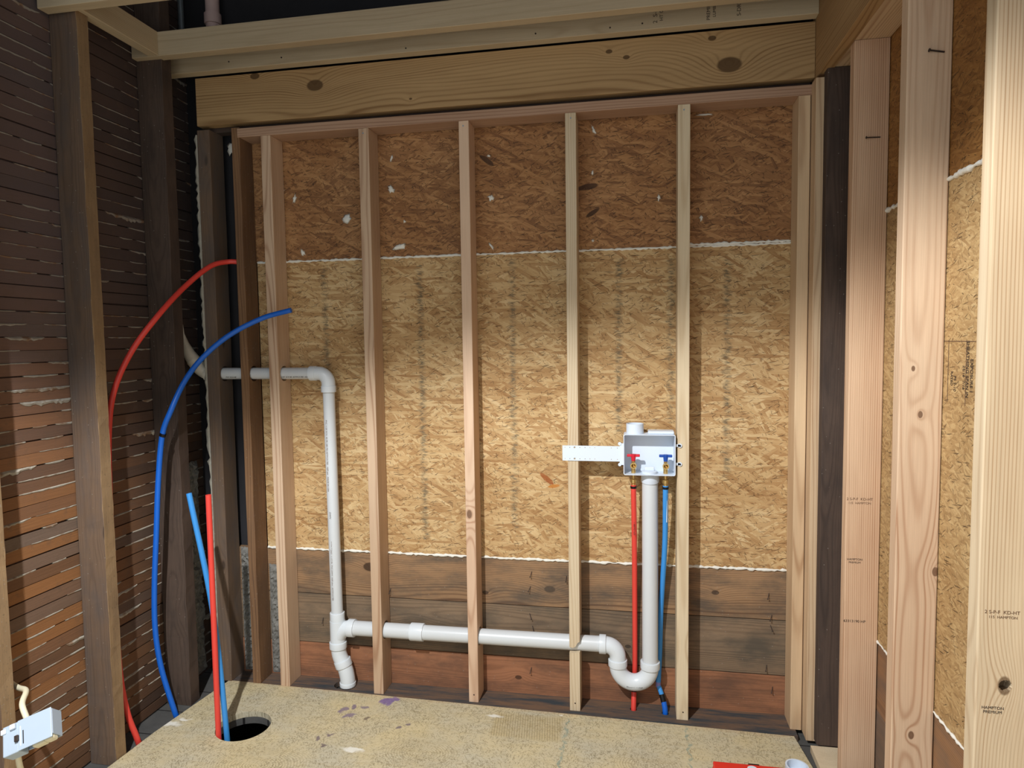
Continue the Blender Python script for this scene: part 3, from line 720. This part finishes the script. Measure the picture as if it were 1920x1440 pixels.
timber('sheathing_board', 26.85, 27.3, 26, 94.4, -42.3, -34.45, wood('plank_r1', s2l(150,112,78), s2l(84,58,40), ramt=.6, ring=.006, grime=.5, seed=.9, knots=((.04,-.26,.03),), gen_knots=False), 'y', 'brown wall board directly under the strand board on the right wall', 'wall board', cham=.04)
timber('sheathing_board', 26.85, 27.3, 26, 94.4, -52.1, -42.4, wood('plank_r2', s2l(128,104,84), s2l(72,56,44), ramt=.6, ring=.006, grime=.6, seed=.15, gen_knots=False), 'y', 'greyish wall board nearest the floor on the right wall', 'wall board', cham=.04)
mA = wood('stud_a', s2l(212,180,148), s2l(158,112,80), ramt=.85, ring=.0050, seed=.3, gen_knots=False, pith=(.17,.04), warp=.010)
RZ0, RZ1 = -52.1, 31.45
A_ = timber('wall_stud', 23.2, 26.75, 79.5, 81.0, RZ0, RZ1, mA, label='reddish stud on the right wall beside the dark corner post, with small ink stamps', cat='stud', cham=.1, segs=60)
zc = (RZ0+RZ1)/2
B_ = timber('wall_stud', 23.2, 26.75, 65.0, 66.5, RZ0, RZ1, wood('stud_b', s2l(216,188,158), s2l(160,114,82), ramt=.65, ring=.0062, seed=.8, gen_knots=False, pith=(-.008,.036), warp=.022, knots=((-.017,(-3-zc)*I,.007),(.0,(-7.1-zc)*I,.009),(.040,(-21.3-zc)*I,.012),(-.002,(-36.7-zc)*I,.011))), label='middle stud of the right wall, with a nail near its top and small brown knots', cat='stud', cham=.1, segs=60)
C_ = timber('wall_stud', 23.4, 26.75, 50.5, 52.0, RZ0, RZ1, wood('stud_c', s2l(216,196,164), s2l(166,132,96), ramt=.85, ring=.0056, seed=.5, gen_knots=False, pith=(.21,.05), warp=.012, knots=((.003,(-24.4-zc)*I,.019),)), label='nearest stud at the right edge of the picture, with a dark open knot hole', cat='stud', cham=.1, segs=60, cuts=[((25.25,50.5,-24.4),.42,1.6,'y',.12)])
timber('corner_post', 22.35, 25.6, 86.6, 88.0, -51.2, 31.4, 'old_dark', label='dark brown old post in the right corner, standing on a wood block', cat='post', cham=.06, rough=.03)
timber('top_plate', 23.2, 26.75, 38, 89.9, 31.5, 32.95, 'fir_stripe', 'y', 'yellowish top plate running along the heads of the right wall studs', 'wall plate', cham=.07)
block('wood_block', 21.6, 26.6, 81.1, 86.5, -52.15, -51.25, 'fir_pale', label='small pale wood block on the floor under the dark corner post', cat='block')
nail(A_, (25.9,79.45,21.15), (-1,-.12,0), 1.5, .06)
nail(B_, (26.1,64.95,24.1), (-1,-.12,.16), 1.3, .07)
y = 79.5-.1+.09
X, Z = (1,0,0), (0,0,1)
text('stamp', '2 S-P-F  KD-HT', .42, (24.6,y,-18.2), X, Z, 'ink_soft', A_); text('stamp', '115  HAMPTON', .34, (24.6,y,-18.65), X, Z, 'ink_soft', A_)
text('stamp', 'HAMPTON', .33, (24.2,y,-25.05), X, Z, 'ink', A_); text('stamp', 'PREMIUM', .30, (24.2,y,-25.4), X, Z, 'ink', A_)
text('stamp', '63313190 HP', .42, (24.3,y,-32.15), X, Z, 'ink', A_)
y = 50.49
text('stamp', '2 S-P-F  KD-HT', .34, (24.9,y,-19.2), X, Z, 'ink_soft', C_); text('stamp', '115  HAMPTON', .26, (24.95,y,-19.55), X, Z, 'ink_soft', C_)
text('stamp', 'HAMPTON', .29, (24.5,y,-26.05), X, Z, 'ink', C_); text('stamp', 'PREMIUM', .29, (24.5,y,-26.35), X, Z, 'ink', C_)
D_, R_ = (0,0,-1), (0,-1,0)
for yy, zz, s, sz in ((60.05,-3.4,'EXPOSURE 1',.62), (60.75,-2.9,'SHEATHING SPAN IN',.62), (61.35,-3.6,'24/16  7/16',.55), (62.9,-4.2,'PS 2-10',.55), (63.5,-3.8,'RATED',.5), (66.1,-2.6,'STRENGTH AXIS',.6)):
    text('printed_text', s, sz, (26.77,yy,zz), D_, R_, 'ink', rlow, squeeze=.8)
for yy, zz, w, h in ((63,-.6,7,.06), (61.0,-3.2,.06,5.4), (64.2,-3.2,.06,5.4)):
    finish('printed_frame', boxbm(0,.02,0,w,0,h,0), M['ink_soft'], rlow, loc=P(26.78,yy,zz))

# ------------------------------------------------------------------ drain pipes (one glued assembly)
YP = 91.5
R1, R2 = .86, 1.07
dr = empty('drain_pipes', P(-43.6, YP, -51.4)); tag(dr, 'white plastic drain and vent piping with elbows, tee and P-trap on the back wall', 'pipes')
tube('elbow', smooth_path([(-62.2,YP,-4.45),(-63.2,YP,-4.4),(-64.4,YP-.2,-3.7),(-65.4,YP-.6,-2.3)],6), [1.02]*19, 'pvc_old', dr, 30)
sock('hub', (-63.2,YP,-4.42), (1,0,.05), 1.0, 1.12, 'pvc_old', dr)
tube('vent_reducer', [(-65.3,YP-.55,-2.45),(-65.9,YP-.8,-1.3),(-66.3,YP-1,.2),(-66.5,YP-1.1,1.6),(-66.55,YP-1.1,3.0)], [1.0,.85,.5,.2,.08], 'pvc_old', dr, 24)
up = tube('pipe', [(-62.6,YP,-4.4),(-46.0,YP,-4.45)], R1, 'pvc', dr, 36)
text('printed_text', 'PVC 1120  SCH 40  ASTM D1785  NSF-pw', .32, (-52.8+3.8,YP-.80,-4.95), (1,0,0), (0,.35,.94), 'ink', up, squeeze=.95)
text('printed_text', 'PVC SCH 40', .32, (-59.1,YP-.80,-4.95), (1,0,0), (0,.35,.94), 'ink', up)
sock('hub', (-46.3,YP,-4.45), (1,0,0), 1.0, 1.08, 'pvc_fit', dr)
tube('elbow', [(-46.2,YP,-4.45)]+arc((-45.5,-5.95),1.5,90,0,YP)+[(-44.0,YP,-6.6)], 1.0, 'pvc_fit', dr, 36)
sock('hub', (-44.0,YP,-6.75), (0,0,1), .95, 1.09, 'pvc_fit', dr)
vp = tube('pipe', [(-44.0,YP,-6.5),(-43.75,YP,-40.4)], R1, 'pvc', dr, 36)
text('printed_text', 'PVC 1120 SCH. 40 PR 280 PSI ASTM D1785   NSF-pw   MADE IN USA', .36, (-44.15,YP-.84,-16.5), (0,0,-1), (.95,-.25,0), 'ink_soft', vp)
text('printed_text', 'DWV', .42, (-44.0,YP-.85,-25.3), (0,0,-1), (.95,-.25,0), 'ink', vp)
text('printed_text', 'ASTM D2665  1-1/2 IN  PVC-DWV  NSF-dwv  ASTM D1785', .36, (-43.98,YP-.84,-33.6), (0,0,-1), (.95,-.25,0), 'ink_soft', vp)
sock('hub', (-43.75,YP,-40.9), (0,0,1), 1.5, 1.08, 'pvc_fit', dr)
te = tube('tee', [(-43.75,YP,-41.4),(-43.75,YP,-44.9)], 1.13, 'pvc_fit', dr, 36)
tube('tee_branch', smooth_path([(-43.7,YP,-43.9),(-43.1,YP,-43.0),(-42.3,YP,-42.5),(-41.4,YP,-42.42)],5), 1.1, 'pvc_fit', te, 36)
sock('hub', (-41.5,YP,-42.42), (1,0,0), 1.05, 1.3, 'pvc_fit', dr)
sock('hub', (-43.75,YP,-45.1), (0,0,1), 1.0, 1.28, 'pvc_fit', dr)
tube('elbow', smooth_path([(-43.75,YP,-45.3),(-43.6,YP,-46.6),(-43.1,YP,-47.9),(-42.75,YP,-48.5)],6), 1.1, 'pvc_fit', dr, 36)
sock('hub', (-43.05,YP,-47.9), (.32,0,-1), 1.0, 1.26, 'pvc_fit', dr)
tube('elbow', smooth_path([(-43.0,YP,-48.0),(-42.6,YP,-49.2),(-42.4,YP,-50.4),(-42.4,YP,-51.3)],6), 1.1, 'pvc_fit', dr, 36) 
sock('hub', (-42.4,YP,-51.0), (0,0,1), .6, 1.2, 'pvc_fit', dr)
tube('pipe', [(-41.2,YP,-42.4),(-4.2,YP,-42.3)], R2, 'pvc', dr, 40)
sock('coupling', (-31.3,YP,-42.35), (1,0,0), 2.0, 1.27, 'pvc_fit', dr, .12)
sock('hub', (-4.45,YP,-42.3), (1,0,0), .95, 1.3, 'pvc_fit', dr)
tube('trap_elbow', [(-4.4,YP,-42.3),(-4.1,YP,-42.3)]+arc((-4.0,-43.95),1.6,88,4,YP)+[(-2.4,YP,-44.6)], 1.12, 'pvc_fit', dr, 36)
sock('hub', (-2.4,YP,-44.75), (0,0,1), .95, 1.3, 'pvc_fit', dr)
tr = tube('trap_bend', [(-2.4,YP,-44.8)]+arc((-.2,-45.2),2.2,180,360,YP,24)+[(2.0,YP,-44.8)], 1.14, 'pvc_fit', dr, 40)
text('printed_text', 'PVC-DWV  P-TRAP', .26, (-.1,YP-1.12,-47.6), (1,0,0), (0,.2,.98), 'ink', tr)
sock('hub', (2.0,YP,-44.75), (0,0,1), 1.0, 1.32, 'pvc_fit', dr)
tube('standpipe', [(2.0,YP,-44.5),(2.0,YP,-18.9)], R2, 'pvc', dr, 40)

# ------------------------------------------------------------------ washing machine outlet box
ob = empty('washer_outlet_box', P(2, 90.5, -18.1)); tag(ob, 'white recessed washing machine outlet box with red and blue valve handles', 'outlet box')
def shell():
    bm = bmesh.new(); t = .12; x0, x1, z0, z1, y0, y1 = -1.5, 5.25, -18.1, -12.65, 89.45, 92.1
    def rect(a, r, y, nn=5):
        xx0, xx1, zz0, zz1 = x0+a, x1-a, z0+a, z1-a; pts = []
        for cx, cz, s in ((xx1-r, zz1-r, 0), (xx0+r, zz1-r, 90), (xx0+r, zz0+r, 180), (xx1-r, zz0+r, 270)):
            for k in range(nn+1):
                th = math.radians(s+90*k/nn); pts.append(bm.verts.new(P(cx+r*math.cos(th), y, cz+r*math.sin(th))))
        return pts
    rs = [rect(0, .25, y1), rect(0, .25, y0+.05), rect(.03, .25, y0), rect(t-.03, .18, y0), rect(t, .16, y0+.05), rect(t+.05, .16, y1-t)]
    for a, b in zip(rs, rs[1:]):
        n = len(a)
        for i in range(n): bm.faces.new((a[i], a[(i+1)%n], b[(i+1)%n], b[i]))
    bm.faces.new(rs[0]); bm.faces.new(rs[-1]); bmesh.ops.recalc_face_normals(bm, faces=bm.faces[:])
    return bm
bx_ = finish('box_shell', shell(), M['box'], ob)
tube('knockout_collar', [(0,90.9,-12.75),(0,90.9,-11.35)], 1.15, 'box', ob, 40, inner=.9)
block('top_hump', 1.7, 5.1, 89.9, 91.9, -12.66, -12.25, 'box', ob, bev=.15)
def strap():
    def c(cx, cz, r): return [(cx+r*math.cos(2*math.pi*i/10), cz+r*math.sin(2*math.pi*i/10)) for i in range(10)]
    bm = bmesh.new(); es = []; loops = [[(-9.65,-16.35),(-2.0,-16.35),(-2.0,-16.8),(-1.5,-16.8),(-1.5,-13.9),(-2.0,-13.9),(-2.0,-14.3),(-9.65,-14.3)]]
    for x in (-9.3,-8.65,-7.3,-6.6,-5.95,-5.3,-3.1,-2.3):
        for z in (-14.55,-16.08): loops.append(c(x, z, .055))
    for z in (-14.55,-16.08): loops.append(c(-8.0, z, .13))
    for lp in loops:
        vs = [bm.verts.new(P(x, 89.86, z)) for x, z in lp]; es += [bm.edges.new((vs[i], vs[(i+1)%len(vs)])) for i in range(len(vs))]
    bmesh.ops.triangle_fill(bm, use_beauty=True, edges=es)
    r = bmesh.ops.extrude_face_region(bm, geom=bm.faces[:])
    for v in [g for g in r['geom'] if isinstance(g, bmesh.types.BMVert)]: v.co.y += .1*I
    bmesh.ops.recalc_face_normals(bm, faces=bm.faces[:]); return bm
finish('bracket_strap', strap(), M['box'], ob)
for z in (-13.95,-16.75):
    finish('mounting_ear', cyl_bm(.22,.12,20,'y'), M['box'], ob, loc=P(-2.0,89.84,z))
for z in (-14.1,-16.55):
    e = block('mounting_ear', 5.2, 5.75, 89.82, 89.96, z-.17, z+.17, 'box', ob, bev=.02)
    finish('ear_end', cyl_bm(.27,.14,22,'y'), M['box'], e, loc=P(5.8,89.89,z))
    finish('screw', cyl_bm(.13,.1,12,'y'), M['black'], e, loc=P(5.8,89.8,z))
for x, hm_, nm in ((-.2,'redh','hot'), (4.0,'blueh','cold')):
    v = tube('valve', [(x,90.5,-18.3),(x,90.5,-17.3),(x,90.5,-17.3),(x,90.5,-16.9),(x,90.5,-16.9),(x,90.5,-16.2)], [.3,.3,.34,.34,.26,.24], 'brass', ob, 20)
    tag(v, '%s water brass valve' % nm)
    finish('valve_outlet', tube_bm([(x,90.5,-16.85),(x,89.95,-16.85),(x,89.95,-16.85),(x,89.6,-16.85)], [.36,.36,.42,.42], 20, inner=.62), M['brass'], v)
    h = block('handle', x-.85, x+.85, 90.15, 90.55, -15.75, -15.4, hm_, v, bev=.08); tag(h, '%s lever handle' % ('red' if nm == 'hot' else 'blue'))
    finish('handle_hub', tube_bm([(x,90.35,-15.4),(x,90.35,-16.3)], [.36,.26], 16), M[hm_], h)
    tube('inlet_fitting', [(x,90.6,-18.1),(x,90.6,-18.5),(x,90.6,-18.5),(x,90.6,-18.75),(x,90.6,-18.85),(x,90.6,-19.3),(x,90.6,-19.4),(x,90.6,-19.7)], [.26,.26,.2,.2,.42,.42,.3,.3], 'brass', ob, 18)
tube('drain_plug', [(1.9,90.65,-17.98),(1.9,90.65,-17.7),(1.9,90.65,-17.65),(1.9,90.65,-17.6)], [1.05,1.05,.95,.8], 'box', ob, 36)
block('plug_grip', 1.25, 2.55, 90.4, 90.75, -17.62, -17.1, 'box', ob, bev=.09)
tube('drain_socket', [(2.0,YP-.2,-18.1),(2.0,YP-.1,-18.8),(2.0,YP,-19.2)], [1.2,1.22,1.22], 'box', ob, 36)

# ------------------------------------------------------------------ PEX supply lines
def pex(name, pts, mat, label, r=.36, cat='water pipe', inner=.65, n=8):
    return tube(name, smooth_path(pts, n), r, mat, None, 20, label=label, cat=cat, inner=inner)
hs = pex('water_line', [(-.2,90.6,-19.6),(-.18,90.7,-21.5),(-.1,91.6,-28),(-.05,92.6,-37),(-.05,93.0,-45),(-.15,93.05,-48.5)], 'red', 'red plastic supply line dropping from the hot valve behind the P-trap', inner=None)
text('printed_text', 'PEX 1/2 IN 100 PSI 180F', .3, (-.12,91.2-.42,-25.0), (0,-.13,-.99), (1,0,0), 'ink', hs)
tube('crimp_ring', [(-.2,90.6,-19.75),(-.2,90.62,-20.05)], .42, 'black', hs, 20)
tube('coupling', [(-.15,93.03,-48.3),(-.16,92.95,-48.9),(-.16,92.95,-48.9),(-.2,92.75,-49.6)], [.3,.42,.36,.3], 'black', hs, 18)
tube('lower_stub', [(-.2,92.75,-49.5),(-.22,92.4,-50.2),(-.25,91.95,-51.3),(-.25,91.9,-52.1)], .36, 'red', hs, 18)
cs = pex('water_line', [(4.0,90.6,-19.6),(4.0,90.7,-21.5),(3.95,91.5,-28),(3.5,92.5,-37),(3.35,92.95,-43),(3.15,92.95,-47.8)], 'lblue', 'blue plastic supply line dropping from the cold valve behind the standpipe', inner=None)
tube('crimp_ring', [(4.0,90.6,-19.75),(4.0,90.62,-20.05)], .42, 'black', cs, 20)
tube('print_stripe', [(4.18,90.38,-20.6),(4.17,90.75,-24.6)], .07, 'box', cs, 8)
tube('crimp_ring', [(3.15,92.95,-47.8),(3.15,92.9,-48.5)], .36, 'clear', cs, 18)
tube('offset_piece', [(3.2,92.85,-48.4),(3.5,92.5,-49.1),(3.65,92.3,-49.5)], .33, 'lblue', cs, 18)
tube('coupling', [(3.6,92.35,-49.3),(3.75,92.1,-49.8),(3.85,91.95,-50.2)], .38, 'black', cs, 18)
tube('lower_stub', [(3.85,91.95,-50.1),(4.0,91.7,-50.8),(4.05,91.6,-51.4),(4.05,91.6,-52.1)], .37, 'blue', cs, 18)
pex('water_line', [(-57.0,90.95,12.0),(-58.6,90.2,12.0),(-59.9,88.0,11.15),(-61.3,84.5,8.25),(-62.0,80,4.35),(-64.0,77,-.5),(-65.3,75,-5.6),(-65.5,73.9,-11),(-65.6,73.6,-20),(-65.5,73.4,-32),(-65.2,73.3,-42),(-64.6,73.5,-47.3),(-63.95,74.0,-50.6),(-63.75,74.3,-52.1)], 'red', 'long red plastic pipe arching from the corner stud down behind the ragged old stud')
ba = pex('water_line', [(-47.6,88,4.65),(-51.9,87.6,3.55),(-56.0,86,1.25),(-59.3,84.6,-1.8),(-60.8,82.5,-5.05),(-61.6,80.5,-8.9),(-62.9,80.3,-12.2),(-63.6,80,-18.3),(-64.3,80,-25.7),(-65.0,80,-33.1),(-65.2,80,-39.2),(-64.8,80.3,-44.8),(-63.5,80.8,-51.0),(-63.3,81.0,-52.1)], 'blue', 'long blue plastic pipe arching over the old studs and down the lath wall')
tube('band', [(-62.72,80.28,-11.95),(-62.9,80.28,-12.3)], .42, 'black', ba, 20)
pex('stub_pipe', [(-54.0,76.9,-60),(-54.1,77.0,-51.4),(-54.15,77.1,-35),(-54.2,77.2,-19.4)], 'red', 'straight red plastic pipe standing up out of the round floor hole')
pex('stub_pipe', [(-53.2,77.6,-60),(-53.4,77.7,-51.4),(-55.1,78.3,-35),(-57.8,78.3,-19.55)], 'lblue', 'light blue plastic pipe leaning left out of the round floor hole')

# ------------------------------------------------------------------ pipes in the dark void above
cd = tube('conduit', [(-67.75+.9,93.4,64),(-66.6,93.4,44)], .42, 'galv', None, 18, label='thin grey metal conduit rising in the dark above the header beam', cat='conduit')
vpk = tube('vent_pipe', [(-61.1,92.8,64),(-61.0,92.8,42.5)], .98, 'pvc_pink', None, 30, label='dusty pinkish vent pipe with a collar rising in the dark above the framing', cat='pipe')
sock('collar', (-61.03,92.8,47.7), (0,0,1), 1.5, 1.2, 'pvc_pink', vpk)

# ------------------------------------------------------------------ grey outlet box hanging in front of the laths
E_ = empty('electrical_box', P(-58.75,54.2,-37.95)); tag(E_, 'small grey blue plastic electrical box hanging by its cables in front of the laths', 'electrical box')
def eaxes():
    a = Vector((42,20,16)).normalized(); b = Vector((26,-26,-36)); b = (b-a*b.dot(a)).normalized(); c = b.cross(a)
    return a, b, c
a_, b_, c_ = eaxes()
if c_.y < 0: c_ = -c_
def eb(name, c, s, mat, parent, bev=.06, **k):
    cx = Vector((-58.75,54.2,-37.95)) + a_*c[0]+b_*c[1]+c_*c[2]
    z3 = a_.cross(b_); m = Matrix((a_, b_, z3)).transposed().to_4x4(); m.translation = P(*cx)
    return tag(finish(name, boxbm(0,s[0],0,s[1],0,s[2],bev), M[mat], parent, mw=m), **k)
eb('box_side', (.85,.1,-.6), (3.1,2.9,.14), 'greybox', E_)
eb('box_side', (.85,-1.18,.3), (3.1,.14,1.7), 'greybox', E_)
eb('box_side', (.85,0,1.1), (3.1,2.5,.14), 'greybox', E_)
eb('box_side', (2.35,0,.3), (.14,2.5,1.7), 'greybox', E_)
eb('box_back', (-1.4,.1,.25), (1.5,2.9,1.6), 'greybox', E_, .12)
eb('clamp_tab', (-1.1,-.95,-.7), (.5,.5,.35), 'box', E_)
eb('clamp_tab', (-2.0,-.85,-.45), (.5,.5,.5), 'box', E_)
eb('slot_rib', (-.45,.2,-.62), (.12,1.9,.12), 'box', E_, .02); eb('slot_rib', (-.2,.4,-.62), (.1,1.3,.14), 'black', E_, .02)
eb('nail_boss', (-.75,.35,-.75), (.35,.6,.3), 'iron', E_, .05)
eb('device', (.9,1.4,.2), (1.2,.5,1.0), 'cream', E_, .2, label='cream receptacle body'); eb('device', (1.9,1.4,.1), (.9,.5,1.0), 'cream', E_, .2)
tube('cable', smooth_path([(-66.0,58.6,-35.4),(-64.2,58.2,-35.9),(-62.0,57.1,-35.5),(-60.6,55.3,-35.8),(-59.5,54.7,-36.9),(-59.2,54.5,-37.6)],6), .27, 'cream', E_, 14)
tube('cable', smooth_path([(-60.6,54.6,-39.0),(-60.95,54.8,-40.2),(-61.0,55.0,-42.2),(-61.6,56.2,-45.5),(-64.4,58.2,-50),(-65.2,58.4,-52.1)],6), .27, 'cream', E_, 14)

# ------------------------------------------------------------------ things at the bottom edge
tc = empty('red_tool_case', P(13.0, 74.6, -51.4)); tag(tc, 'red plastic tool case on the plywood at the bottom edge of the picture', 'tool case')
block('case_body', 8.6, 16.9, 70.2, 76.8, -51.38, -48.7, 'tool_red', tc, bev=.35)
block('case_lid', 8.7, 16.8, 70.3, 76.8, -48.75, -48.35, 'tool_red', tc, bev=.16)
block('latch', 12.6, 13.8, 76.8, 77.0, -49.3, -48.4, 'black', tc, bev=.03)
finish('lid_badge', cyl_bm(.55,.06,28,'z'), M['box'], tc, loc=P(12.9,75.9,-48.34))
pr = tube('pipe_ring', [(17.9,77.6,-51.38),(18.0,77.6,-48.5)], 1.25, 'box', None, 40, inner=.86, label='short white plastic pipe ring standing beside the red tool case', cat='pipe piece')
